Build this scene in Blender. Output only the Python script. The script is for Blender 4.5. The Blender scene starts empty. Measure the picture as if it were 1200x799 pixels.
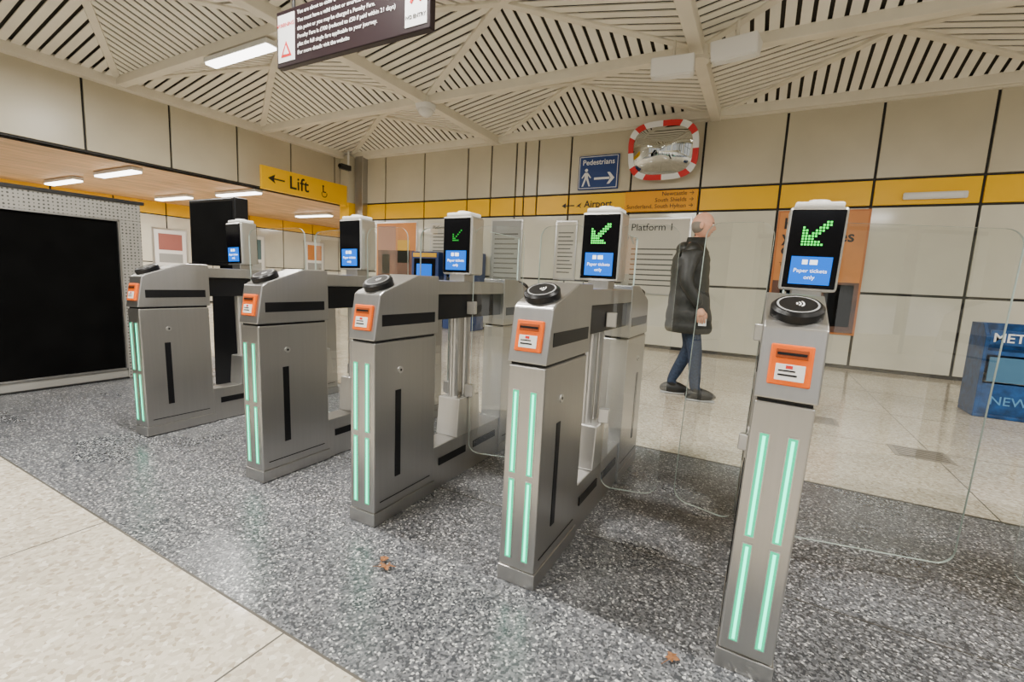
import bpy, bmesh, math, random
from mathutils import Vector, Matrix
random.seed(3)
C=bpy.context.collection
# ---------------------------------------------------------------- materials
def P(name,col,rough=.5,metal=0,emit=None,es=0,spec=.5,coat=0):
    m=bpy.data.materials.new(name);m.use_nodes=True;b=m.node_tree.nodes['Principled BSDF']
    b.inputs['Base Color'].default_value=(*col,1);b.inputs['Roughness'].default_value=rough;b.inputs['Metallic'].default_value=metal
    b.inputs['Specular IOR Level'].default_value=spec;b.inputs['Coat Weight'].default_value=coat
    if emit:
        b.inputs['Emission Color'].default_value=(*emit,1);b.inputs['Emission Strength'].default_value=es
    return m
def noisy(m,scale=8,amt=.12,stretch=(1,1,1),rough=None):
    nt=m.node_tree;b=nt.nodes['Principled BSDF'];col=list(b.inputs['Base Color'].default_value)
    tc=nt.nodes.new('ShaderNodeNewGeometry');mp=nt.nodes.new('ShaderNodeMapping');mp.inputs['Scale'].default_value=stretch
    n=nt.nodes.new('ShaderNodeTexNoise');n.inputs['Scale'].default_value=scale;n.inputs['Detail'].default_value=4
    r=nt.nodes.new('ShaderNodeValToRGB')
    r.color_ramp.elements[0].position=.3;r.color_ramp.elements[1].position=.7
    r.color_ramp.elements[0].color=(*[c*(1-amt) for c in col[:3]],1);r.color_ramp.elements[1].color=(*[min(1,c*(1+amt)) for c in col[:3]],1)
    nt.links.new(tc.outputs['Position'],mp.inputs['Vector']);nt.links.new(mp.outputs[0],n.inputs['Vector'])
    nt.links.new(n.outputs['Fac'],r.inputs['Fac']);nt.links.new(r.outputs['Color'],b.inputs['Base Color'])
    if rough:
        mr=nt.nodes.new('ShaderNodeMapRange');mr.inputs['To Min'].default_value=rough[0];mr.inputs['To Max'].default_value=rough[1]
        nt.links.new(n.outputs['Fac'],mr.inputs['Value']);nt.links.new(mr.outputs[0],b.inputs['Roughness'])
    return m
def dots(m,scale,c2,th=.32):
    nt=m.node_tree;b=nt.nodes['Principled BSDF'];col=list(b.inputs['Base Color'].default_value)
    g=nt.nodes.new('ShaderNodeNewGeometry');v=nt.nodes.new('ShaderNodeTexVoronoi');v.inputs['Scale'].default_value=scale;v.inputs['Randomness'].default_value=.1
    r=nt.nodes.new('ShaderNodeValToRGB');r.color_ramp.interpolation='CONSTANT';r.color_ramp.elements[0].color=(*c2,1);r.color_ramp.elements[1].position=th;r.color_ramp.elements[1].color=col
    nt.links.new(g.outputs['Position'],v.inputs['Vector']);nt.links.new(v.outputs['Distance'],r.inputs['Fac']);nt.links.new(r.outputs['Color'],b.inputs['Base Color']);return m
def terrazzo(name,stops,scale,rough,tint_scale=1.2,tint=.12):
    m=bpy.data.materials.new(name);m.use_nodes=True;nt=m.node_tree;b=nt.nodes['Principled BSDF']
    g=nt.nodes.new('ShaderNodeNewGeometry')
    v=nt.nodes.new('ShaderNodeTexVoronoi');v.inputs['Scale'].default_value=scale
    sep=nt.nodes.new('ShaderNodeSeparateColor')
    r=nt.nodes.new('ShaderNodeValToRGB');r.color_ramp.interpolation='CONSTANT'
    e=r.color_ramp.elements
    while len(e)<len(stops): e.new(.5)
    for i,(p,c) in enumerate(stops): e[i].position=p;e[i].color=(*c,1)
    n=nt.nodes.new('ShaderNodeTexNoise');n.inputs['Scale'].default_value=tint_scale;n.inputs['Detail'].default_value=5
    mr=nt.nodes.new('ShaderNodeMapRange');mr.inputs['From Min'].default_value=.3;mr.inputs['From Max'].default_value=.7;mr.inputs['To Min'].default_value=1-tint;mr.inputs['To Max'].default_value=1+tint
    mx=nt.nodes.new('ShaderNodeVectorMath');mx.operation='SCALE'
    L=nt.links.new
    L(g.outputs['Position'],v.inputs['Vector']);L(v.outputs['Color'],sep.inputs[0]);L(sep.outputs[0],r.inputs['Fac'])
    L(g.outputs['Position'],n.inputs['Vector']);L(n.outputs['Fac'],mr.inputs['Value']);L(r.outputs['Color'],mx.inputs[0]);L(mr.outputs[0],mx.inputs['Scale'])
    L(mx.outputs[0],b.inputs['Base Color'])
    m2=nt.nodes.new('ShaderNodeMapRange');m2.inputs['To Min'].default_value=rough*.5;m2.inputs['To Max'].default_value=rough*1.5
    L(n.outputs['Fac'],m2.inputs['Value']);L(m2.outputs[0],b.inputs['Roughness'])
    return m
def glassmat(name,tint=(1,1,1)):
    """thin architectural pane: Schlick reflectance, same from both sides"""
    m=bpy.data.materials.new(name);m.use_nodes=True;nt=m.node_tree;nt.nodes.remove(nt.nodes['Principled BSDF'])
    o=nt.nodes['Material Output'];t=nt.nodes.new('ShaderNodeBsdfTransparent');t.inputs[0].default_value=(*tint,1)
    g=nt.nodes.new('ShaderNodeBsdfGlossy');g.inputs['Roughness'].default_value=.0;g.inputs[0].default_value=(.95,.97,.96,1)
    ge=nt.nodes.new('ShaderNodeNewGeometry');d=nt.nodes.new('ShaderNodeVectorMath');d.operation='DOT_PRODUCT'
    def mt(op,a,b=None):
        n=nt.nodes.new('ShaderNodeMath');n.operation=op
        for i,x in enumerate((a,b)):
            if x is None: continue
            if isinstance(x,(int,float)): n.inputs[i].default_value=x
            else: nt.links.new(x,n.inputs[i])
        return n.outputs[0]
    nt.links.new(ge.outputs['Incoming'],d.inputs[0]);nt.links.new(ge.outputs['Normal'],d.inputs[1])
    a=mt('ABSOLUTE',d.outputs['Value']);a=mt('SUBTRACT',1.0,a);a=mt('POWER',a,4.5);a=mt('MULTIPLY',a,.8);a=mt('ADD',a,.11)
    mx=nt.nodes.new('ShaderNodeMixShader')
    nt.links.new(a,mx.inputs[0]);nt.links.new(t.outputs[0],mx.inputs[1]);nt.links.new(g.outputs[0],mx.inputs[2]);nt.links.new(mx.outputs[0],o.inputs[0])
    return m
STEEL=noisy(P('brushed_steel',(.43,.42,.405),.33,.93),60,.025,(1,1,.02),(.315,.345))
STEEL2=noisy(P('brushed_steel_light',(.58,.57,.55),.3,.9),60,.02,(1,1,.05))
BLACK=P('black_plastic',(.005,.005,.006),.35,spec=.3)
GLOSSB=P('black_screen_glass',(.003,.003,.004),.12,spec=.2)
BPANEL=noisy(P('black_fabric_panel',(.003,.003,.003),.9,spec=.05),5,.3)
ORANGE=P('orange_plastic',(.85,.13,.0),.5,spec=.25)
LABEL=P('white_label',(.8,.8,.78),.5)
LED=P('green_led_strip',(.0,.02,.01),.6,emit=(.0,1.0,.46),es=1.25,spec=.05)
LEDC=P('green_led_core',(.0,.02,.01),.6,emit=(.0,1.0,.55),es=5.0,spec=.05)
LEDG=P('green_led_dot',(.0,.02,.0),.6,emit=(.05,1,.10),es=2.6,spec=.05)
LEDD=P('dim_green_led',(.0,.02,.0),.6,emit=(.05,1,.10),es=.6,spec=.05)
BLUESC=P('blue_screen',(.0,.01,.05),.4,emit=(.0,.18,.95),es=1.4,spec=.1)
WSC=P('white_screen_text',(.5,.5,.5),.5,emit=(.8,.9,1),es=1.8,spec=.1)
WHITEP=P('white_plastic',(.75,.74,.71),.4)
CREAM=noisy(P('cream_enamel_beam',(.78,.73,.61),.45),3,.05)
SLAT=noisy(P('cream_slat',(.86,.82,.71),.5),3,.05)
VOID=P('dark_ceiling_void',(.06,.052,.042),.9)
PANB=noisy(P('beige_vitreous_panel',(.56,.51,.385),.3),1.5,.06)
PANW=noisy(P('cream_vitreous_panel',(.69,.665,.56),.10),1.5,.05)
YEL=P('yellow_band',(.95,.53,.0),.35,spec=.3)
SEAM=P('black_seam',(.012,.011,.010),.6)
WOOD=noisy(P('pine_slats',(.62,.38,.18),.5),6,.25,(1,.2,1))
TUBE=P('fluorescent_diffuser',(1,1,1),.4,emit=(1,.97,.9),es=8)
BLUE=P('blue_sign',(.003,.035,.18),.4)
WHT=P('white_paint',(.8,.8,.8),.5)
BLK=P('black_paint',(.01,.01,.01),.5)
RED=P('red_paint',(.6,.01,.01),.4)
MIRR=P('mirror_face',(.55,.57,.56),.01,1)
GLASS=glassmat('clear_glass',(.96,.98,.97))
GEDGE=P('glass_edge',(.45,.54,.50),.2)
LIGHTF=terrazzo('light_terrazzo',[(0,(.50,.44,.345)),(.3,(.58,.52,.41)),(.6,(.63,.565,.455)),(.82,(.41,.345,.255)),(.93,(.73,.68,.57))],70,.10)
DARKF=terrazzo('dark_terrazzo',[(0,(.045,.048,.054)),(.3,(.10,.103,.112)),(.55,(.155,.159,.168)),(.8,(.235,.239,.247)),(.93,(.55,.55,.54))],140,.30)
JOINT=P('floor_joint',(.08,.07,.055),.6)
PERF=dots(P('perforated_metal_frame',(.36,.35,.32),.5,.3),34,(.07,.07,.065),.34)
DFR=P('dark_window_frame',(.04,.04,.04),.4)
# ---------------------------------------------------------------- builder
class B:
    def __init__(s): s.v=[];s.f=[];s.m=[];s.sm=[];s.mats=[]
    def mi(s,m):
        if m not in s.mats: s.mats.append(m)
        return s.mats.index(m)
    def add(s,vs,fs,mat,smooth=False,M=None):
        o=len(s.v);i=s.mi(mat)
        for v in vs: s.v.append(tuple(M@Vector(v)) if M else tuple(v))
        for f in fs: s.f.append([o+k for k in f]);s.m.append(i);s.sm.append(smooth)
    def addbm(s,bm,mat,smooth=False,M=None):
        bm.verts.index_update();s.add([v.co[:] for v in bm.verts],[[v.index for v in f.verts] for f in bm.faces],mat,smooth,M);bm.free()
    def poly(s,pts,d,mat,bev=0,M=None):
        bm=bmesh.new();d=Vector(d);a=[bm.verts.new(p) for p in pts];b=[bm.verts.new(Vector(p)+d) for p in pts];n=len(pts)
        bm.faces.new(a);bm.faces.new(b[::-1])
        for i in range(n): bm.faces.new((a[i],b[i],b[(i+1)%n],a[(i+1)%n]))
        bmesh.ops.recalc_face_normals(bm,faces=bm.faces)
        if bev: bmesh.ops.bevel(bm,geom=list(bm.edges),offset=bev,segments=2,profile=.5,affect='EDGES')
        s.addbm(bm,mat,False,M)
    def box(s,x0,x1,y0,y1,z0,z1,mat,bev=0,M=None):
        s.poly([(x0,y0,z0),(x1,y0,z0),(x1,y1,z0),(x0,y1,z0)],(0,0,z1-z0),mat,bev,M)
    def cyl(s,p0,p1,r0,r1,mat,seg=20,M=None):
        p0=Vector(p0);p1=Vector(p1);d=(p1-p0).normalized();u=d.orthogonal().normalized();w=d.cross(u)
        a=[];b=[]
        for i in range(seg):
            t=2*math.pi*i/seg;o=u*math.cos(t)+w*math.sin(t);a.append(p0+o*r0);b.append(p1+o*r1)
        s.add(a+b,[(i,(i+1)%seg,seg+(i+1)%seg,seg+i) for i in range(seg)],mat,True,M)
        s.add(a,[tuple(range(seg))[::-1]],mat,False,M);s.add(b,[tuple(range(seg))],mat,False,M)
    def ell(s,c,r,mat,fn=None,u=20,v=14,M=None):
        bm=bmesh.new();bmesh.ops.create_uvsphere(bm,u_segments=u,v_segments=v,radius=1)
        for q in bm.verts:
            p=q.co.copy()
            if fn: p=fn(p)
            q.co=Vector((c[0]+p.x*r[0],c[1]+p.y*r[1],c[2]+p.z*r[2]))
        s.addbm(bm,mat,True,M)
    def mesh(s,name):
        me=bpy.data.meshes.new(name);me.from_pydata(s.v,[],s.f)
        for m in s.mats: me.materials.append(m)
        me.polygons.foreach_set('material_index',s.m);me.polygons.foreach_set('use_smooth',s.sm);me.update();return me
    def obj(s,name,parent=None,loc=(0,0,0),rot=(0,0,0)):
        return link(name,s.mesh(name),parent,loc,rot)
def link(name,me,parent=None,loc=(0,0,0),rot=(0,0,0)):
    o=bpy.data.objects.new(name,me);C.objects.link(o);o.location=loc;o.rotation_euler=rot
    if parent:o.parent=parent
    return o
def text(s,loc,size,rot,mat,parent,name='lettering',align='LEFT',ext=.001,bold=0):
    cu=bpy.data.curves.new(name,'FONT');cu.body=s;cu.size=size;cu.align_x=align;cu.extrude=ext;cu.resolution_u=3;cu.offset=bold*size
    cu.materials.append(mat);return link(name,cu,parent,loc,rot)
FRONT=(math.pi/2,0,0);EAST=(math.pi/2,0,math.pi/2)
# ---------------------------------------------------------------- floor
b=B();b.box(-16,12,-6,.83,-.1,0,LIGHTF);b.box(-16,12,.83,3.2,-.1,0,DARKF);b.box(-16,12,3.2,15,-.1,0,LIGHTF)
b.box(-16,12,.826,.834,0,.0008,JOINT);b.box(-16,12,3.19,3.21,0,.0008,JOINT)
for k in range(-9,9):
    x=-1.2+1.2*k
    b.box(x-.003,x+.003,-6,.826,0,.0006,JOINT);b.box(x-.003,x+.003,3.21,8.7,0,.0006,JOINT)
for y in (-.37,-1.57,4.4,5.6,6.8,8.0,9.2,10.4): b.box(-16,12,y-.003,y+.003,0,.0006,JOINT)
for y in (1.9,2.5): b.box(-3.0,6,y-.002,y+.002,0,.0005,JOINT)
b.obj('floor')
# ---------------------------------------------------------------- back wall
YW=8.7;ZC=3.95
b=B();b.box(-9.6,12,YW,YW+.25,0,ZC+.7,SEAM)
xs=[.05+1.2*k for k in range(-8,11)]
up=sorted([x for x in xs]+[-4.25,-4.55,-5.35])
def row(seams,z0,z1,mat,y=YW,th=.03):
    for a,c in zip(seams[:-1],seams[1:]):
        g=.018
        b.box(a+g,c-g,y-th,y+.01,z0+g,z1-g,mat,.004)
row(up,2.83,ZC,PANB);row(up,2.44,2.83,YEL)
row(xs,1.17,2.44,PANW);row(xs,.04,1.17,PANW)
b.obj('wall_back')
# ---------------------------------------------------------------- unseen glazed walls behind / right of the camera, added to structure reflections
def glazed(name,axis,c,a0,a1,step):
    g=B()
    def bx(u0,u1,v0,v1,z0,z1,m,bev=0):
        if axis=='Y': g.box(u0,u1,c+v0,c+v1,z0,z1,m,bev)
        else: g.box(c+v0,c+v1,u0,u1,z0,z1,m,bev)
    bx(a0,a1,-.1,.1,3.2,ZC+.7,PANB);bx(a0,a1,-.12,.12,3.08,3.2,DFR);bx(a0,a1,-.08,.08,0,.35,PANB)
    bx(a0,a1,-.04,.04,2.2,2.27,DFR)
    u=a0;k=0
    while u<a1:
        bx(u,u+(.5 if k%3==0 else .07),-.1,.1,0,3.2,PANB if k%3==0 else DFR);u+=step;k+=1
    g.obj(name)
glazed('unseen_wall_front','Y',-4.6,-16,12,1.3);glazed('unseen_wall_right','X',9.2,-4.6,8.7,1.3)
# ---------------------------------------------------------------- left recess
b=B()
ys=[3.4+1.2*k for k in range(-6,5)]+[8.7]
b.box(-9.85,-9.6,-4,8.95,2.80,ZC+.7,SEAM)
for a,c in zip(ys[:-1],ys[1:]): b.box(-9.61,-9.57,a+.018,c-.018,2.83,ZC-.02,PANB,.004)
b.obj('wall_left_fascia')
b=B();b.box(-15.25,-15,-4,14.4,0,4,SEAM)
y=-3.8
while y<14.3:
    b.box(-15.01,-14.97,y+.018,y+1.182,2.47,2.8,YEL,.004);b.box(-15.01,-14.97,y+.018,y+1.182,1.17,2.44,PANW,.004);b.box(-15.01,-14.97,y+.018,y+1.182,.04,1.14,PANW,.004);y+=1.2
b.obj('wall_left')
b=B();b.box(-15.2,-9.3,14.4,14.6,0,4,SEAM)
x=-15
while x<-9.6:
    b.box(x+.018,x+1.1,14.36,14.41,2.47,2.8,YEL,.004);b.box(x+.018,x+1.1,14.36,14.41,.04,2.44,PANW,.004);x+=1.13
b.box(-9.6,-9.35,8.95,14.4,0,3,PANW)
b.obj('wall_recess_end')
b=B();b.box(-15.2,-9.85,-4,14.4,2.86,2.95,SEAM)
x=-15.2
while x<-9.7:
    b.box(x,x+.125,-4,14.4,2.80,2.86,WOOD,.004);x+=.14
b.obj('ceiling_wood_soffit')
b=B();b.box(-9.55,-9.25,8.35,8.68,0,ZC,PANB,.01);b.box(-9.56,-9.24,8.34,8.69,2.44,2.83,YEL,.005);b.box(-9.2,-8.95,8.5,8.68,0,ZC,STEEL,.01)
b.obj('trim_corner_column')
# ---------------------------------------------------------------- ceiling lattice
NX=[-9.5,-5.2,-1.0,3.2,7.4,11.6];NY=[8.66,6.3,3.85,1.4,-1.05,-3.5,-5.9]
b=B();RISE=.38
def beam(p,q,w,h,mat=CREAM):
    p=Vector(p);q=Vector(q);d=(q-p).normalized();s=d.cross(Vector((0,0,1))).normalized()*w/2;u=Vector((0,0,h))
    b.poly([p-s,p+s,p+s+u,p-s+u],q-p,mat,.008)
def face(A,Bp,Ap):
    A=Vector(A);Bp=Vector(Bp);Ap=Vector(Ap);e=(Bp-A);L=e.length;e.normalize()
    h=(Ap-A)-e*((Ap-A).dot(e));ta=(Ap-A).dot(e);n=e.cross(h).normalized()
    if n.z<0:n=-n
    def top(t): k=t/ta if t<ta else (L-t)/(L-ta);return A+e*t+h*max(0,min(1,k))
    pitch=.148;w=.104;t=.1
    while t+w<L-.05:
        p=[A+e*t,A+e*(t+w),top(t+w),top(t)]
        b.poly([x for x in p],n*.012,SLAT);t+=pitch
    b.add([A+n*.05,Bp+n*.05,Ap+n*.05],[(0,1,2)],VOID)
for i in range(len(NX)-1):
    for j in range(len(NY)-1):
        x0,x1=NX[i],NX[i+1];y1,y0=NY[j],NY[j+1];z=ZC+.06
        c=((x0+x1)/2,(y0+y1)/2,z+RISE)
        q=[(x0,y0,z),(x1,y0,z),(x1,y1,z),(x0,y1,z)]
        for k in range(4):
            face(q[k],q[(k+1)%4],c);beam(Vector(q[k])-Vector((0,0,.02)),Vector(c)-Vector((0,0,.05)),.10,.1)
for x in NX: beam((x,NY[0],ZC-.06),(x,NY[-1],ZC-.06),.15,.16)
for y in NY: beam((NX[0],y,ZC-.04),(NX[-1],y,ZC-.04),.13,.13)
for x in NX[1:-1]:
    for y in NY[1:-1]: b.cyl((x,y,ZC-.1),(x,y,ZC+.1),.13,.13,CREAM,16)
b.box(-9.62,-9.44,-4,8.69,ZC-.03,ZC+.12,CREAM,.01);b.box(-9.6,12,8.52,8.68,ZC-.03,ZC+.12,CREAM,.01)
b.box(-10,12,-6,9,ZC+.7,ZC+.8,VOID)  # unseen slab above the slats, added to block the sky
b.obj('ceiling')
# ---------------------------------------------------------------- luminaires
def tube(c,L,ax='X',pw=25,w=.14):
    e=bpy.data.objects.new('fluorescent_or_fill_light',None);C.objects.link(e);e.location=c
    q=B();hx,hy=(L/2,w/2) if ax=='X' else (w/2,L/2)
    q.box(-hx-.02,hx+.02,-hy-.01,hy+.01,.03,.09,WHITEP,.005);q.box(-hx,hx,-hy,hy,0,.03,TUBE,.005);q.obj('fitting',e)
    l=bpy.data.lights.new('lamp','AREA');l.shape='RECTANGLE';l.size=hx*2;l.size_y=hy*2;l.energy=pw;l.color=(1,.97,.91)
    link('lamp',l,e,(0,0,-.01))
tube((-6.25,3.85,ZC-.16),1.3,'X',145)
for x,y in ((-2.2,1.4),(2.0,1.4),(6.2,4.6),(-7.4,.9),(-2.8,-1.05),(2.8,-2.5)): tube((x,y,ZC-.16),1.3,'X',185)  # extra fill fittings out of view, added to brighten the hall
for x,y in ((-13.3,4.3),(-10.75,4.25),(-10.5,6.35),(-13.1,6.3),(-12,9.5),(-12,12.3),(-12,1)): tube((x,y,2.70),1.45,'X',55,.16)
# ---------------------------------------------------------------- ticket gates
W=.145
def gate_mesh():
    g=B()
    def body(M):
        g.box(-.004,W+.004,-.004,.425,0,.06,STEEL,.003,M)
        g.box(0,W,0,.42,.06,.825,STEEL,.006,M)
        g.box(.006,W-.006,.01,.41,.82,.84,BLACK,0,M)
        prof=[(-.006,.835),(.028,1.03),(.05,1.045),(.27,1.12),(.43,1.12),(.43,.835)]
        g.poly([(-.004,y,z) for y,z in prof],(W+.008,0,0),STEEL,.005,M)
        for x in (.026,W-.05):
            for z0,z1 in ((.10,.405),(.43,.735)):
                g.box(x-.003,x+.025,-.003,.004,z0-.003,z1+.003,STEEL2,.001,M);g.box(x,x+.022,-.005,.004,z0,z1,LED,.001,M);g.box(x+.007,x+.015,-.0056,.004,z0+.006,z1-.006,LEDC,0,M)
        n=Matrix.Translation((0,.0095,.93))@Matrix.Rotation(-math.atan2(.034,.195),4,'X')
        MM=(M or Matrix())@n
        g.box(.022,W-.022,-.010,.004,-.055,.055,ORANGE,.004,MM)
        g.box(.035,W-.035,-.013,-.008,.018,.042,P0,.001,MM);g.box(.038,W-.038,-.015,-.012,.026,.033,BLACK,0,MM)
        g.box(.038,W-.038,-.0115,-.0095,-.042,.002,LABEL,.001,MM)
        g.box(.045,W-.055,-.0122,-.011,-.030,-.025,BLACK,0,MM);g.box(.045,W-.06,-.0122,-.011,-.018,-.014,BLACK,0,MM);g.box(.062,.078,-.0122,-.011,-.010,-.001,RED,0,MM)
        R=(M or Matrix())@Matrix.Translation((W/2,.095,1.075))@Matrix.Rotation(math.radians(24),4,'X')
        g.cyl((0,0,-.02),(0,0,.012),.066,.066,BLACK,32,R);g.cyl((0,0,.012),(0,0,.02),.066,.058,BLACK,32,R)
        g.cyl((0,0,.018),(0,0,.0205),.052,.052,RING,32,R);g.cyl((0,0,.0205),(0,0,.0212),.047,.047,BLACK,32,R)
        for k,r in enumerate((.008,.016,.024)):
            for a in range(-3,3):
                t0=math.radians(a*13);t1=math.radians((a+1)*13);q=[]
                for rr,t in ((r,t0),(r+.004,t0),(r+.004,t1),(r,t1)): q.append((-.012+rr*math.cos(t),rr*math.sin(t),.0222))
                g.add(q,[(0,1,2,3)],LABEL,False,R)
        for sx in (0,1):
            x0,x1=((-.006,.002),(W-.002,W+.006))[sx]
            g.box(x0,x1,.04,.40,.895,.945,BLACK,.001,M)
            g.box(x0+.003*(1-sx),x1-.003*sx,.13,.165,.19,.60,BLACK,.001,M)
            xx=(-.005,W+.005)[sx];g.cyl((W/2,.16,.69),(xx,.16,.69),.016,.016,STEEL2,16,M);g.cyl((W/2,.16,.69),(xx*1.0+(-.001,.001)[sx],.16,.69),.006,.006,BLACK,10,M)
            g.box(x0+.004*(1-sx),x1-.004*sx,.035,.385,.10,.104,BLACK,0,M)
    P0=P('orange_slot',(.30,.05,.0),.5);RING=P('grey_ring',(.35,.35,.35),.4)
    body(None)
    body(Matrix.Translation((W,1.52,0))@Matrix.Rotation(math.pi,4,'Z'))
    g.box(.008,W-.008,.42,1.10,0,.235,STEEL,.005)
    for x0,x1 in ((.003,.01),(W-.01,W-.003)): g.box(x0,x1,.47,.72,.125,.165,BLACK,.001);g.box(x0,x1,.80,1.05,.125,.165,BLACK,.001)
    g.poly([(.0,.62,.235),(.0,.86,.235),(.0,.84,.45),(.0,.64,.45)],(W,0,0),STEEL2,.006)
    for y in (.68,.78): g.cyl((W/2,y,.44),(W/2,y,1.02),.03,.03,STEEL2,20)
    g.box(W/2-.012,W/2+.012,.66,.82,.44,1.02,STEEL,.002)
    g.box(.0,W,.425,1.095,1.03,1.10,STEEL,.006);g.box(.02,W-.02,.42,1.10,.90,1.03,BLACK,.003)
    return g.mesh('gate_cabinet')
def head_mesh():
    g=B();w=.19
    g.box(W/2-.05,W/2+.05,.70,.80,1.09,1.15,STEEL,.004)
    x0=W/2-w/2;x1=W/2+w/2
    g.box(x0,x1,.69,.82,1.135,1.452,STEEL2,.012)
    for yf,sg in ((.69,-1),(.82,1)):
        a,c=sorted((yf+sg*.004,yf-sg*.01));g.box(x0+.008,x1-.008,a,c,1.145,1.44,GLOSSB,.004)
        a,c=sorted((yf+sg*.0055,yf));g.box(x0+.028,x1-.028,a,c,1.16,1.265,BLUESC,0)
        a,c=sorted((yf+sg*.0065,yf))
        for z,hw in ((1.235,.018),):
            g.box(W/2-.03,W/2-.012,a,c,z,z+.018,WSC);g.box(W/2-.005,W/2+.02,a,c,z,z+.018,WSC)
    g.box(x0+.015,x1-.015,.70,.81,1.45,1.472,WHITEP,.008);g.cyl((W/2,.755,1.47),(W/2,.755,1.482),.04,.035,WHITEP,20)
    return g.mesh('gate_display_head')
def arrow_mesh(full):
    """dot-matrix arrow pointing down and to the left"""
    g=B();pts=set();st=.0105
    if full:
        for k in range(9): pts.add((k,k))
        for k in range(2,8): pts.add((k+1,k));pts.add((k,k+1))
        for k in range(7): pts.add((k,0));pts.add((0,k))
        for k in range(1,6): pts.add((k,1));pts.add((1,k))
    else:
        for k in range(6): pts.add((k,k))
        for k in range(4): pts.add((k,0));pts.add((0,k))
    for i,j in pts:
        cx=W/2-.04+i*st;cz=1.31+j*st;g.box(cx-.0034,cx+.0034,.6835,.687,cz-.0034,cz+.0034,LEDG if full else LEDD)
    return g.mesh('led_arrow')
def leaf_mesh(L,name):
    g=B();r=.06;pts=[]
    for cx,cz,a0 in ((L-r,.12+r,-90),(L-r,1.40-r,0),(.01+r,1.40-r,90),(.01+r,.12+r,180)):
        for k in range(7):
            t=math.radians(a0+k*15);pts.append((cx+r*math.cos(t),0,cz+r*math.sin(t)))
    n=len(pts)
    g.add(pts,[tuple(range(n))],GLASS)
    g.add([(p[0],-.005,p[2]) for p in pts]+[(p[0],.005,p[2]) for p in pts],[(i,(i+1)%n,n+(i+1)%n,n+i) for i in range(n)],GEDGE,True)
    g.box(-.02,.03,-.018,.018,.45,.52,STEEL2,.004);g.box(-.02,.03,-.018,.018,.92,.99,STEEL2,.004)
    return g.mesh(name)
GM=gate_mesh();HM=head_mesh();LM={};AM=arrow_mesh(True);AM2=arrow_mesh(False)
def leaf(L):
    if L not in LM: LM[L]=leaf_mesh(L,'glass_leaf')
    return LM[L]
YG=1.42
gates=[(-3.54,-2.2,-.05,0,.5),(-2.345,-1.2,-.03,.5,.29),(-1.56,-.4,-.01,.29,.29),(-.775,.2,.005,.29,.28),(-.015,1.5,.055,.28,.64),(1.34,0,0,.46,.5)]
for gi,(x,lean,ho,ll,rl) in enumerate(gates):
    e=bpy.data.objects.new('ticket_gate',None);C.objects.link(e);e.location=(x,YG,0);e.rotation_euler=(0,math.radians(lean),0)
    link('cabinet',GM,e);link('display_head',HM,e,(ho,0,0))
    if gi>=3: link('led_arrow',AM,e,(ho,0,0))
    elif gi==2: link('led_arrow',AM2,e,(ho+.02,0,.01))
    if ll: link('glass_leaf_left',leaf(ll),e,(W/2-.07,.73,0),(0,0,math.radians(180-14)))
    link('glass_leaf_right',leaf(rl),e,(W/2+.07,.73,0),(0,0,math.radians(14)))
    for s,zz,sz in (('Paper tickets',1.205,.021),('only',1.18,.021)): text(s,(W/2+ho,.684,zz),sz,FRONT,WSC,e,'screen_text','CENTER',.0004)
    if gi>1:
        q=B();q.add([(W/2,1.02,1.12),(W/2,1.40,1.12),(W/2,1.40,1.40),(W/2,1.02,1.40)],[(0,1,2,3)],GLASS);q.box(W/2-.004,W/2+.004,1.397,1.402,1.12,1.40,GEDGE);q.box(W/2-.004,W/2+.004,1.02,1.402,1.40,1.403,GEDGE);q.obj('glass_screen',e)
# ---------------------------------------------------------------- black panel kiosk left
e=bpy.data.objects.new('kiosk_shutter',None);C.objects.link(e);e.location=(-5.36,0,0)
q=B();q.box(-1.6,0,-.9,2.27,0,1.66,BPANEL,.01)
q.box(0,.03,-.9,2.27,1.50,1.67,PERF,.004);q.box(0,.03,2.10,2.27,0,1.50,PERF,.004);q.box(0,.02,-.9,2.10,.0,.09,PERF,.003);q.box(0,.045,-.9,2.30,1.66,1.69,BLK,.004)
q.box(0,.045,-.9,2.10,0,.015,BLK);q.box(.0,.034,2.085,2.10,.09,1.5,STEEL,.002);q.box(0,.034,-.9,2.1,1.485,1.5,STEEL,.002);q.box(0,.034,-.9,2.1,.09,.105,STEEL,.002)
q.box(0,.01,-.9,2.10,.09,1.50,BPANEL)
q.obj('shutter_and_frame',e)
e=bpy.data.objects.new('information_kiosk',None);C.objects.link(e);e.location=(-4.05,2.30,0)
q=B();q.box(-.28,.42,0,.2,0,.06,BLACK,.01);q.box(-.22,.38,.02,.16,.06,1.1,BLACK,.01);q.box(-.45,.22,-.02,.10,1.12,1.68,BLACK,.012);q.box(-.1,.1,.03,.09,1.08,1.16,BLACK)
q.box(-.42,.19,-.024,-.018,1.15,1.65,BPANEL);q.obj('kiosk_body',e)
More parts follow.
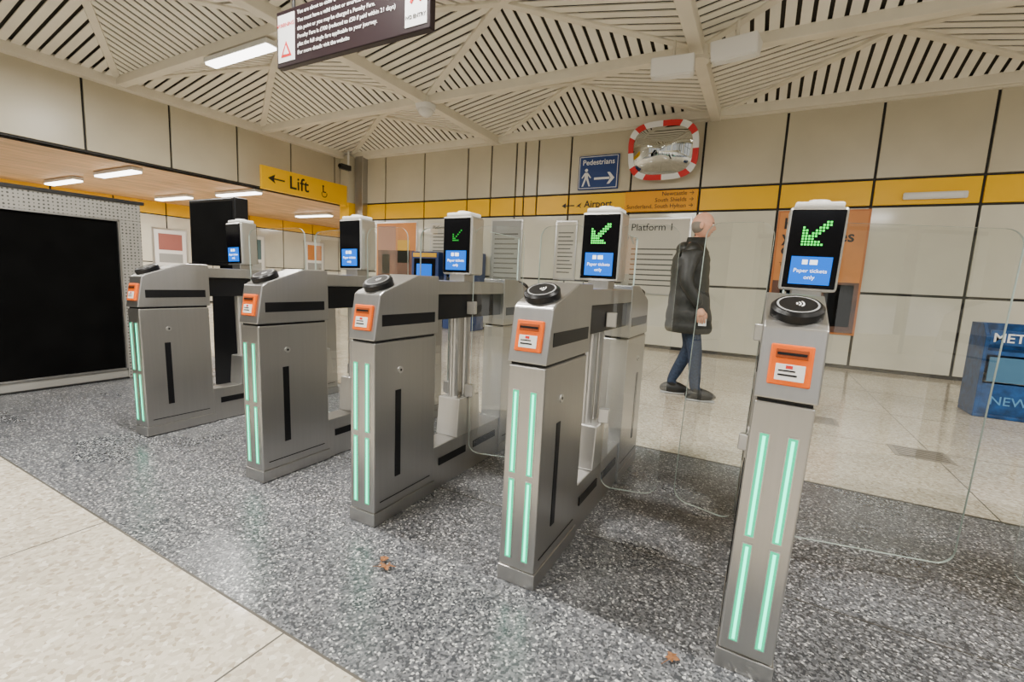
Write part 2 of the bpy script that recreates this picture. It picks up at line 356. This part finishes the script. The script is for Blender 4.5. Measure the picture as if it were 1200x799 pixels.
# ---------------------------------------------------------------- overhead warning board
e=bpy.data.objects.new('overhead_warning_sign',None);C.objects.link(e);e.location=(-3.14,2.2,2.5)
SB=P('sign_maroon_black',(.016,.008,.010),.4,spec=.3)
q=B();q.box(0,1.34,0,.05,0,.36,SB,.006);q.box(.02,.19,-.004,.002,.03,.33,WHT);q.box(1.16,1.32,-.004,.002,.03,.33,WHT)
q.poly([(.05,-.006,.06),(.16,-.006,.06),(.105,-.006,.16)],(0,.003,0),RED);q.poly([(.075,-.008,.075),(.135,-.008,.075),(.105,-.008,.13)],(0,.003,0),WHT)
for k in (-1,1):
    M=Matrix.Translation((1.24,-.006,.2))@Matrix.Rotation(k*.7,4,'Y');q.box(-.008,.008,-.002,.002,-.06,.06,RED,0,M)
for x in (.15,1.19): q.cyl((x,.025,.36),(x,.025,1.4),.012,.012,SEAM,10)
q.obj('board',e)
for i,s in enumerate(["You are about to enter a Compulsory Ticket Area.","You must have a valid ticket or smartcard before passing","this point or you may be charged a Penalty Fare.","Penalty Fare is £100 (reduced to £50 if paid within 21 days)","plus the full single fare applicable to your journey.","For more details visit the website"]):
    text(s,(.22,-.003,.305-i*.05),.036,FRONT,WHT,e,'text_line')
text('WARNING',(.105,-.006,.25),.036,FRONT,RED,e,'text_warning','CENTER');text('NO ENTRY',(1.24,-.006,.07),.03,FRONT,BLK,e,'text_logo','CENTER')
# ---------------------------------------------------------------- lift sign
e=bpy.data.objects.new('lift_direction_sign',None);C.objects.link(e);e.location=(-9.2,6.05,2.73)
q=B();q.box(-.06,0,0,2.2,0,.47,YEL,.01)
q.box(0,.004,.22,.52,.225,.255,BLK);q.poly([(0,.14,.24),(0,.30,.33),(0,.27,.24),(0,.30,.15)],(.004,0,0),BLK)
q.cyl((0,1.5,.33),(.004,1.5,.33),.025,.025,BLK,14);q.box(0,.004,1.485,1.515,.19,.31,BLK);q.box(0,.004,1.5,1.58,.19,.215,BLK)
for k in range(18):
    t0=math.radians(150+k*13);t1=math.radians(150+(k+1)*13)
    q.add([(.003,1.53+r*math.cos(t),.16+r*math.sin(t)) for r,t in ((.06,t0),(.08,t0),(.08,t1),(.06,t1))],[(0,1,2,3)],BLK)
for y in (.3,1.9): q.box(-.4,-.02,y-.02,y+.02,.2,.24,SEAM)
q.obj('board',e);text('Lift',(.003,.62,.12),.38,EAST,BLK,e,bold=.012)
# ---------------------------------------------------------------- pedestrians sign
e=bpy.data.objects.new('pedestrian_sign',None);C.objects.link(e);e.location=(-3.36,8.62,2.89)
q=B();q.box(0,.78,0,.05,0,.62,BLUE,.01)
for r in ((.02,.76,.02,.03),(.02,.76,.59,.60),(.02,.03,.02,.6),(.75,.76,.02,.6)): q.box(r[0],r[1],-.003,.001,r[2],r[3],WHT)
q.cyl((.16,-.004,.355),(.16,0,.355),.03,.03,WHT,14)
q.poly([(.13,-.004,.31),(.19,-.004,.31),(.2,-.004,.2),(.13,-.004,.2)],(0,.004,0),WHT)
q.poly([(.13,-.004,.21),(.17,-.004,.21),(.11,-.004,.06),(.08,-.004,.06)],(0,.004,0),WHT);q.poly([(.16,-.004,.21),(.2,-.004,.21),(.25,-.004,.06),(.22,-.004,.06)],(0,.004,0),WHT)
q.poly([(.19,-.004,.31),(.26,-.004,.22),(.245,-.004,.205),(.18,-.004,.28)],(0,.004,0),WHT);q.poly([(.13,-.004,.31),(.07,-.004,.22),(.085,-.004,.205),(.14,-.004,.28)],(0,.004,0),WHT)
q.box(.32,.62,-.004,0,.175,.215,WHT);q.poly([(.57,-.004,.30),(.62,-.004,.30),(.71,-.004,.195),(.62,-.004,.09),(.57,-.004,.09),(.64,-.004,.195)],(0,.004,0),WHT)
q.obj('board',e);text('Pedestrians',(.39,-.003,.45),.135,FRONT,WHT,e,align='CENTER',bold=.01)
# ---------------------------------------------------------------- convex mirror
e=bpy.data.objects.new('convex_safety_mirror',None);C.objects.link(e);e.location=(-1.77,8.38,3.42);e.rotation_euler=(math.radians(14),0,0)
q=B()
def se(t,a,c,n=3.2): ct,st=math.cos(t),math.sin(t);return (math.copysign(abs(ct)**(2/n),ct)*a,math.copysign(abs(st)**(2/n),st)*c)
N=64;R=10;vs=[];fs=[]
for r in range(R+1):
    for i in range(N):
        k=r/R;x,z=se(2*math.pi*i/N,.50*k,.39*k);vs.append((x,-.20*(1-k*k)-.02,z))
for r in range(R):
    for i in range(N): fs.append((r*N+i,r*N+(i+1)%N,(r+1)*N+(i+1)%N,(r+1)*N+i))
q.add(vs,fs,MIRR,True)
for i in range(N):
    t0=2*math.pi*i/N;t1=2*math.pi*(i+1)/N;o=[]
    for t in (t0,t1):
        a=se(t,.49,.38);c=se(t,.58,.47);o+=[(a[0],-.03,a[1]),(c[0],-.03,c[1]),(c[0],.03,c[1]),(a[0],.03,a[1])]
    q.add(o,[(0,1,5,4),(1,2,6,5),(2,3,7,6),(3,0,4,7)],RED if (i//4)%2 else WHT)
q.box(-.45,.45,.0,.02,-.35,.35,SEAM);q.cyl((0,.02,0),(0,.26,.03),.03,.03,SEAM,10)
q.obj('mirror',e)
# ---------------------------------------------------------------- band lettering & posters
e=bpy.data.objects.new('platform_direction_lettering',None);C.objects.link(e);e.location=(0,8.66,0)
text('Airport',(-3.22,0,2.57),.18,FRONT,BLK,e,bold=.01)
q=B();q.box(-3.62,-3.42,-.002,.002,2.60,2.62,BLK);q.poly([(-3.68,-.002,2.61),(-3.6,-.002,2.66),(-3.6,-.002,2.56)],(0,.004,0),BLK)
q.poly([(-3.38,-.002,2.58),(-3.34,-.002,2.62),(-3.27,-.002,2.66),(-3.31,-.002,2.6),(-3.27,-.002,2.55),(-3.33,-.002,2.59)],(0,.004,0),BLK)
q.obj('arrow',e)
q=B();q.box(-2.42,-1.17,-.03,0,2.46,2.81,P('orange_band_sign',(.85,.36,.0),.4,spec=.3),.004);q.obj('band_sign',e)
for i,s in enumerate(('Newcastle \u2192','South Shields \u2192','Sunderland, South Hylton \u2192')): text(s,(-1.22,-.034,2.72-i*.105),.10,FRONT,BLK,e,align='RIGHT')
def poster(name,x0,x1,z0,z1,col,blocks=(),frame=STEEL2,y=8.6695):
    e=bpy.data.objects.new(name,None);C.objects.link(e);e.location=(x0,y,z0);w=x1-x0;h=z1-z0
    q=B();q.box(-.03,w+.03,-.02,.0,-.03,h+.03,frame,.004);q.box(0,w,-.024,-.018,0,h,col)
    for bx0,bx1,bz0,bz1,m in blocks: q.box(bx0*w,bx1*w,-.027,-.022,bz0*h,bz1*h,m)
    q.obj('panel',e);return e
BR=noisy(P('poster_orange_brown',(.68,.25,.05),.4),2,.15);BR2=noisy(P('poster_dark_photo',(.14,.055,.03),.4),2.5,.6);SKY=P('poster_pale',(.60,.57,.50),.4);GR=P('notice_grey',(.33,.34,.33),.5)
OFR=P('orange_poster_frame',(.55,.17,.03),.4);YP=P('poster_yellow',(.75,.42,.02),.5);TEAL=P('poster_teal',(.05,.12,.14),.5)
p=poster('advert_poster',.1,1.24,.55,2.38,BR,((.0,1,.0,.42,BR2),(.62,.95,.05,.40,P('poster_figure',(.35,.12,.06),.5)),(.1,.35,.1,.36,TEAL)),OFR)
for s,z in (('Keep',1.58),('your eyes',1.38),('on...',1.18)): text(s,(.06,-.03,z),.24,FRONT,BLK,p,bold=.015)
text('Travel with us today',(.06,-.03,1.0),.08,FRONT,BLK,p)
BLK2=P('notice_text',(.08,.08,.08),.6)
lines=[(.1,.9-.12*(k%3==0),.1+.07*k,.118+.07*k,BLK2) for k in range(11)]
p=poster('passenger_notice',-5.25,-4.55,.9,2.35,GR,lines)
p=poster('platform_map_poster',-3.75,-3.35,1.2,2.3,SKY,lines)
p=poster('platform_map_poster',-2.35,-1.25,1.0,2.32,SKY,lines[:8]);text('Platform 1',(.08,-.03,1.12),.18,FRONT,BLK,p)
p=poster('scenic_poster',-8.6,-7.35,1.0,2.35,BR,((.04,.96,.04,.52,BR2),(.04,.5,.52,.95,P('poster_rose',(.45,.22,.15),.5)),(.55,.85,.3,.7,YP),(.15,.35,.1,.45,TEAL)))
p=poster('platform_map_poster',-6.9,-6.3,1.2,2.3,SKY,lines);text('Platform 2',(.05,-.03,1.0),.1,FRONT,BLK,p)
for x in (-7.0,-6.1):
    e=bpy.data.objects.new('ticket_machine',None);C.objects.link(e);e.location=(x,8.1,0)
    q=B();q.box(0,.75,0,.5,0,1.65,P('machine_blue',(.02,.05,.18),.4),.02);q.box(.08,.67,-.01,.02,1.0,1.5,GLOSSB,.004);q.box(.16,.58,-.014,-.008,1.12,1.38,BLUESC);q.box(.1,.65,-.01,.02,.3,.9,STEEL,.004);q.box(.2,.5,-.016,.0,.4,.5,BLACK,.002);q.box(.05,.7,-.012,0,1.53,1.62,YP,.002);q.obj('machine_body',e)
e=bpy.data.objects.new('band_emergency_light',None);C.objects.link(e);e.location=(1.60,8.6695,2.52)
q=B();q.box(0,.70,-.05,0,0,.10,WHITEP,.02);q.box(.05,.65,-.055,-.04,.02,.08,LABEL,.01);q.obj('fitting',e)
for y,z0,z1,m in ((6.6,1.0,2.1,P('poster_plum',(.35,.12,.10),.5)),(9.0,.9,2.2,TEAL),(11.4,1.0,2.2,BR)):
    e=bpy.data.objects.new('recess_poster',None);C.objects.link(e);e.location=(-14.965,y,z0)
    q=B();q.box(0,.03,0,.9,0,z1-z0,STEEL2,.004);q.box(.028,.034,.05,.85,.05,z1-z0-.05,LABEL);q.box(.033,.037,.15,.75,.5,z1-z0-.15,m);q.box(.033,.037,.15,.75,.15,.4,GR);q.obj('panel',e)
# ---------------------------------------------------------------- newspaper stand
e=bpy.data.objects.new('newspaper_stand',None);C.objects.link(e);e.location=(1.93,6.1,0)
NB=noisy(P('newspaper_stand_blue',(.006,.06,.20),.35),14,.5)
q=B();q.box(0,.75,0,.4,0,.04,NB,.01);q.poly([(0,0,.04),(0,.4,.04),(0,.4,.92),(0,.12,.92),(0,0,.80)],(.03,0,0),NB,.004);q.poly([(.72,0,.04),(.72,.4,.04),(.72,.4,.92),(.72,.12,.92),(.72,0,.80)],(.03,0,0),NB,.004)
q.box(.03,.72,.36,.4,.04,.92,NB);q.box(.03,.72,.02,.36,.62,.66,NB);q.box(.03,.72,0,.02,.04,.34,NB,.004);q.box(.03,.72,.0,.02,.72,.86,NB,.004)
for k in range(4): q.box(.06+.01*k,.36,.05,.33,.35+.015*k,.362+.015*k,LABEL);q.box(.40,.70,.05,.33,.35+.015*k,.362+.015*k,LABEL)
q.box(.06,.34,.015,.03,.36,.6,P('paper_photo',(.05,.16,.28),.6));q.box(.4,.68,.015,.03,.36,.6,P('paper_photo2',(.10,.2,.3),.6))
q.obj('stand',e);text('METRO',(.05,-.003,.75),.12,FRONT,WHT,e,bold=.015);text('NEWS',(.1,-.003,.14),.12,FRONT,P('pale_blue',(.1,.3,.55),.5),e)
# ---------------------------------------------------------------- loudspeakers, dome camera, cctv
def speaker(loc,rz):
    e=bpy.data.objects.new('ceiling_loudspeaker',None);C.objects.link(e);e.location=loc;e.rotation_euler=(0,0,rz)
    q=B();q.poly([(-.24,-.08,-.12),(-.24,.06,-.12),(-.24,.14,.06),(-.24,-.16,.06)],(.48,0,0),WHITEP,.015);q.box(-.2,.2,-.06,.04,-.127,-.119,LABEL);q.cyl((0,0,.05),(0,0,.28),.02,.02,CREAM,10);q.obj('housing',e)
speaker((-1.22,5.95,3.70),.1);speaker((-.55,5.9,3.76),-.15)
e=bpy.data.objects.new('dome_camera',None);C.objects.link(e);e.location=(-5.2,6.3,3.80)
q=B();q.cyl((0,0,.02),(0,0,.1),.15,.17,WHITEP,28);q.ell((0,0,.02),(.13,.13,.11),WHITEP);q.obj('dome',e)
e=bpy.data.objects.new('cctv_camera',None);C.objects.link(e);e.location=(-9.1,8.2,3.6)
q=B();q.box(-.05,.05,-.25,.05,-.06,.06,BLK,.01);q.cyl((0,-.25,0),(0,-.28,0),.04,.04,GLOSSB,16);q.cyl((0,0,.05),(0,0,.4),.025,.025,WHITEP,10);q.obj('housing',e)
for x,y in ((.95,4.15),(.35,4.75)):
    e=bpy.data.objects.new('floor_access_cover',None);C.objects.link(e);e.location=(x,y,0)
    q=B();q.box(0,.34,0,.28,0,.004,P('cover_grey',(.25,.22,.175),.5),.001)
    for k in range(6): q.box(.03,.31,.03+k*.04,.04+k*.04,.004,.006,P('cover_slot',(.11,.095,.08),.6))
    q.obj('cover',e)
LF=noisy(P('dry_leaf',(.22,.09,.03),.7),40,.4)
def fleaf(x,y,s,a):
    e=bpy.data.objects.new('fallen_leaf',None);C.objects.link(e);e.location=(x,y,.003);e.rotation_euler=(0,0,a)
    q=B();n=15;vs=[(0,0,.012)]
    for i in range(n):
        t=2*math.pi*i/n;r=s*(1 if i%3==0 else .5)*(1.2 if i==0 else 1);vs.append((r*math.cos(t),r*math.sin(t)*.8,.004+.012*abs(math.sin(2*t))))
    q.add(vs,[(0,1+i,1+(i+1)%n) for i in range(n)],LF);q.cyl((0,0,.01),(-s*1.5,.01,.004),.0015,.001,LF,6);q.obj('leaf',e)
fleaf(-1.16,1.23,.035,.6);fleaf(-1.20,1.26,.025,2);fleaf(-.13,1.36,.028,1.2);fleaf(-3.0,2.9,.03,0)
# ---------------------------------------------------------------- man
def skinned(verts,edges,radii,root,name,parent,matfn,mats,sub=2):
    me=bpy.data.meshes.new(name);me.from_pydata(verts,edges,[]);o=bpy.data.objects.new(name,me);C.objects.link(o)
    o.modifiers.new('s','SKIN')
    if not me.skin_vertices:
        bpy.context.view_layer.objects.active=o;o.select_set(True);bpy.ops.mesh.customdata_skin_add()
    d=me.skin_vertices[0].data
    for i,r in enumerate(radii): d[i].radius=r if isinstance(r,tuple) else (r,r);d[i].use_root=(i==root)
    m=o.modifiers.new('u','SUBSURF');m.levels=sub;m.render_levels=sub
    dg=bpy.context.evaluated_depsgraph_get();ne=bpy.data.meshes.new_from_object(o.evaluated_get(dg));bpy.data.objects.remove(o)
    ne.materials.clear()
    for q in mats: ne.materials.append(q)
    for p in ne.polygons: p.material_index=matfn(p.center);p.use_smooth=True
    return link(name,ne,parent)
SKINM=noisy(P('skin',(.62,.32,.21),.5),20,.1);COAT=noisy(P('black_padded_coat',(.014,.015,.013),.5),30,.4);JEAN=noisy(P('blue_jeans',(.018,.032,.065),.8),50,.4);HAIR=P('grey_hair',(.20,.17,.14),.8);SHOE=P('black_shoe',(.01,.01,.01),.5);SOLE=P('shoe_sole',(.3,.3,.3),.6)
man=bpy.data.objects.new('man_in_black_coat',None);C.objects.link(man);man.location=(-.66,4.98,0);man.rotation_euler=(0,0,math.radians(12));man.scale=(1.03,1.03,1.03)
V=[(0,0,.96),(0,0,1.12),(-.01,0,1.30),(-.01,0,1.44),(.015,0,1.52),(.03,0,1.60),
   (.0,.09,.88),(.06,.10,.50),(-.10,.11,.12),(.0,.12,.05),
   (.0,-.09,.88),(.09,-.10,.49),(.12,-.11,.10),(.23,-.12,.05),
   (-.02,.17,1.43),(-.06,.24,1.16),(.10,.25,.95),
   (-.02,-.17,1.43),(-.07,-.25,1.15),(.08,-.26,.92)]
E=[(0,1),(1,2),(2,3),(3,4),(4,5),(0,6),(6,7),(7,8),(8,9),(0,10),(10,11),(11,12),(12,13),(3,14),(14,15),(15,16),(3,17),(17,18),(18,19)]
Rr=[(.15,.12),(.15,.12),(.17,.13),(.14,.11),.062,.055,.10,.072,.055,.04,.10,.072,.055,.04,.085,.07,.052,.085,.07,.052]
def mf(c):
    if c.z>1.5 and abs(c.y)<.08: return 0
    if c.z<.12: return 3
    if c.z<.86 and abs(c.y)<.2: return 2
    return 1
skinned(V,E,Rr,0,'body',man,mf,[SKINM,COAT,JEAN,SHOE])
q=B();rings=[(.66,.20,.215,.015),(.68,.215,.225,.015),(.8,.21,.22,.01),(.95,.19,.21,0),(1.1,.175,.205,-.01),(1.25,.175,.215,-.02),(1.36,.17,.215,-.02),(1.44,.145,.19,-.015),(1.49,.105,.13,.0),(1.53,.09,.09,.01),(1.575,.086,.085,.015),(1.575,.072,.07,.015),(1.5,.06,.06,.01)]
N=36;vs=[];fs=[];fine=[]
for a,c in zip(rings[:-1],rings[1:]):
    st=4 if c[0]<1.45 and a[0]>.67 else 1
    for k in range(st): t=k/st;fine.append(tuple(a[i]*(1-t)+c[i]*t for i in range(4)))
fine.append(rings[-1])
for ri,(z,rx,ry,cx) in enumerate(fine):
    for i in range(N):
        t=2*math.pi*i/N;pf=1+(.035*abs(math.sin(ri*math.pi/4)) if .7<z<1.45 else 0)+.015*math.sin(5*t+z*6)
        vs.append((cx+rx*pf*math.cos(t),ry*pf*math.sin(t),z))
for r in range(len(fine)-1):
    for i in range(N): fs.append((r*N+i,r*N+(i+1)%N,(r+1)*N+(i+1)%N,(r+1)*N+i))
fs.append(tuple(range(N))[::-1]);q.add(vs,fs,COAT,True)
q.ell((-.09,0,1.46),(.075,.13,.075),COAT,None,24,16)
q.obj('coat',man)
def hf(p):
    x,y,z=p
    if z<0: y*=1-.30*(-z);x=x*(1-.12*(-z)) + .10*(-z)
    if x<0 and z>-.4: x*=1.08
    if x>.75 and abs(y)<.28 and -.35<z<.12: x+=.24*(1-abs(y)/.28)*max(0,1-abs(z+.18)/.3)
    if x>.7 and abs(abs(y)-.35)<.15 and abs(z-.05)<.15: x-=.05
    if x>.6 and z<-.7: x+=.08
    return Vector((x,y*(.98),z))
q=B();hc=(0,0,0);q.ell(hc,(.100,.078,.125),SKINM,hf,40,32)
def hr(p):
    z=p.z
    if z>.35: z=.35+(z-.35)*.15
    return Vector((p.x,p.y,z))
q.ell((-.024,0,-.004),(.084,.0795,.085),HAIR,hr,24,16)
for s in (-1,1):
    q.ell((-.010,s*.080,-.005),(.020,.010,.033),SKINM);q.ell((.084,s*.030,.01),(.010,.013,.008),LABEL,None,12,8);q.ell((.092,s*.030,.01),(.004,.006,.006),BLK,None,10,8);q.ell((.086,s*.031,.029),(.012,.020,.005),HAIR,None,10,8)
q.ell((.086,0,-.055),(.012,.024,.005),P('lips',(.4,.16,.13),.5),None,12,8)
q.obj('head',man,(.062,0,1.69),(0,math.radians(5),math.radians(-6)))
def hand(s,name,bx,bz):
    by=s*.26
    V=[(bx,by,bz),(bx+.01,by,bz-.05),(bx+.015,by,bz-.085)];E=[(0,1),(1,2)];R=[(.026,.03),(.022,.04),(.018,.038)]
    skinned(V,E,R,0,name+'_palm',man,lambda c:0,[SKINM],2)
    for k,(dx,l) in enumerate(((-.03,.058),(-.01,.070),(.01,.075),(.03,.066))):
        x=bx+.015+dx;z=bz-.085;c=-s*.012
        skinned([(x,by,z+.02),(x,by,z-l*.35),(x+.004,by+c,z-l*.7),(x+.006,by+c*2.4,z-l)],[(0,1),(1,2),(2,3)],[.0095,.009,.008,.007],0,name+'_finger_%d'%(k+1),man,lambda c:0,[SKINM],1)
    skinned([(bx+.02,by,bz-.03),(bx+.055,by-s*.012,bz-.055),(bx+.062,by-s*.02,bz-.085),(bx+.055,by-s*.025,bz-.11)],[(0,1),(1,2),(2,3)],[.014,.012,.010,.008],0,name+'_thumb',man,lambda c:0,[SKINM],1)
hand(-1,'right_hand',.085,.915);hand(1,'left_hand',.10,.95)
q=B();q.box(.08,.15,-.243,-.238,.745,.85,LABEL,.001);q.obj('paper_ticket',man)
q=B()
for x,y in ((-.10,.115),(.13,-.115)):
    def sf(p,):
        z=p.z if p.z>-.5 else -.5
        zz=z*(1-.35*max(0,p.x));return Vector((p.x,p.y*(1+.12*p.x),zz))
    q.ell((x+.045,y,.055),(.145,.05,.075),SHOE,sf,24,16);q.box(x-.09,x+.18,y-.045,y+.045,0,.022,SOLE,.01)
q.obj('shoes',man)
# ---------------------------------------------------------------- daylight, world, camera
w=bpy.data.worlds.new('World');bpy.context.scene.world=w;w.use_nodes=True
nt=w.node_tree;bg=nt.nodes['Background'];bg.inputs[1].default_value=2.4
tc=nt.nodes.new('ShaderNodeTexCoord');sx=nt.nodes.new('ShaderNodeSeparateXYZ');nz=nt.nodes.new('ShaderNodeTexNoise');nz.inputs['Scale'].default_value=5;nz.inputs['Detail'].default_value=8
rp=nt.nodes.new('ShaderNodeValToRGB')
e=rp.color_ramp.elements;e[0].position=0;e[0].color=(.30,.29,.27,1);e[1].position=1;e[1].color=(.88,.93,1,1)
for ps,c in ((.485,(.30,.29,.27)),(.50,(.10,.10,.07)),(.56,(.16,.14,.10)),(.62,(.88,.93,1))):
    k=e.new(ps);k.color=(*c,1)
L=nt.links.new
L(tc.outputs['Generated'],sx.inputs[0]);L(tc.outputs['Generated'],nz.inputs['Vector'])
m1=nt.nodes.new('ShaderNodeMath');m1.operation='MULTIPLY_ADD';m1.inputs[1].default_value=.5;m1.inputs[2].default_value=.5;L(sx.outputs['Z'],m1.inputs[0])
m2=nt.nodes.new('ShaderNodeMath');m2.operation='MULTIPLY_ADD';m2.inputs[1].default_value=.22;m2.inputs[2].default_value=-.11;L(nz.outputs['Fac'],m2.inputs[0])
m3=nt.nodes.new('ShaderNodeMath');m3.operation='ADD';L(m1.outputs[0],m3.inputs[0]);L(m2.outputs[0],m3.inputs[1])
L(m3.outputs[0],rp.inputs['Fac']);L(rp.outputs['Color'],bg.inputs[0])
cd=bpy.data.cameras.new('camera');cam=bpy.data.objects.new('camera',cd);C.objects.link(cam);bpy.context.scene.camera=cam
f,y,p,r=540,.493,.1315,-.0475
cy,sy,cp,sp,cr,sr=math.cos(y),math.sin(y),math.cos(p),math.sin(p),math.cos(r),math.sin(r)
F=Vector((-sy*cp,cy*cp,-sp));Rt=Vector((cy,sy,0));D=F.cross(Rt);R2=cr*Rt+sr*D;D2=-sr*Rt+cr*D
M=Matrix.Identity(4)
for i in range(3): M[i][0]=R2[i];M[i][1]=-D2[i];M[i][2]=-F[i]
M.translation=Vector((0,0,1.12));cam.matrix_world=M
cd.sensor_width=36;cd.lens=f/1200*36;cd.clip_start=.02
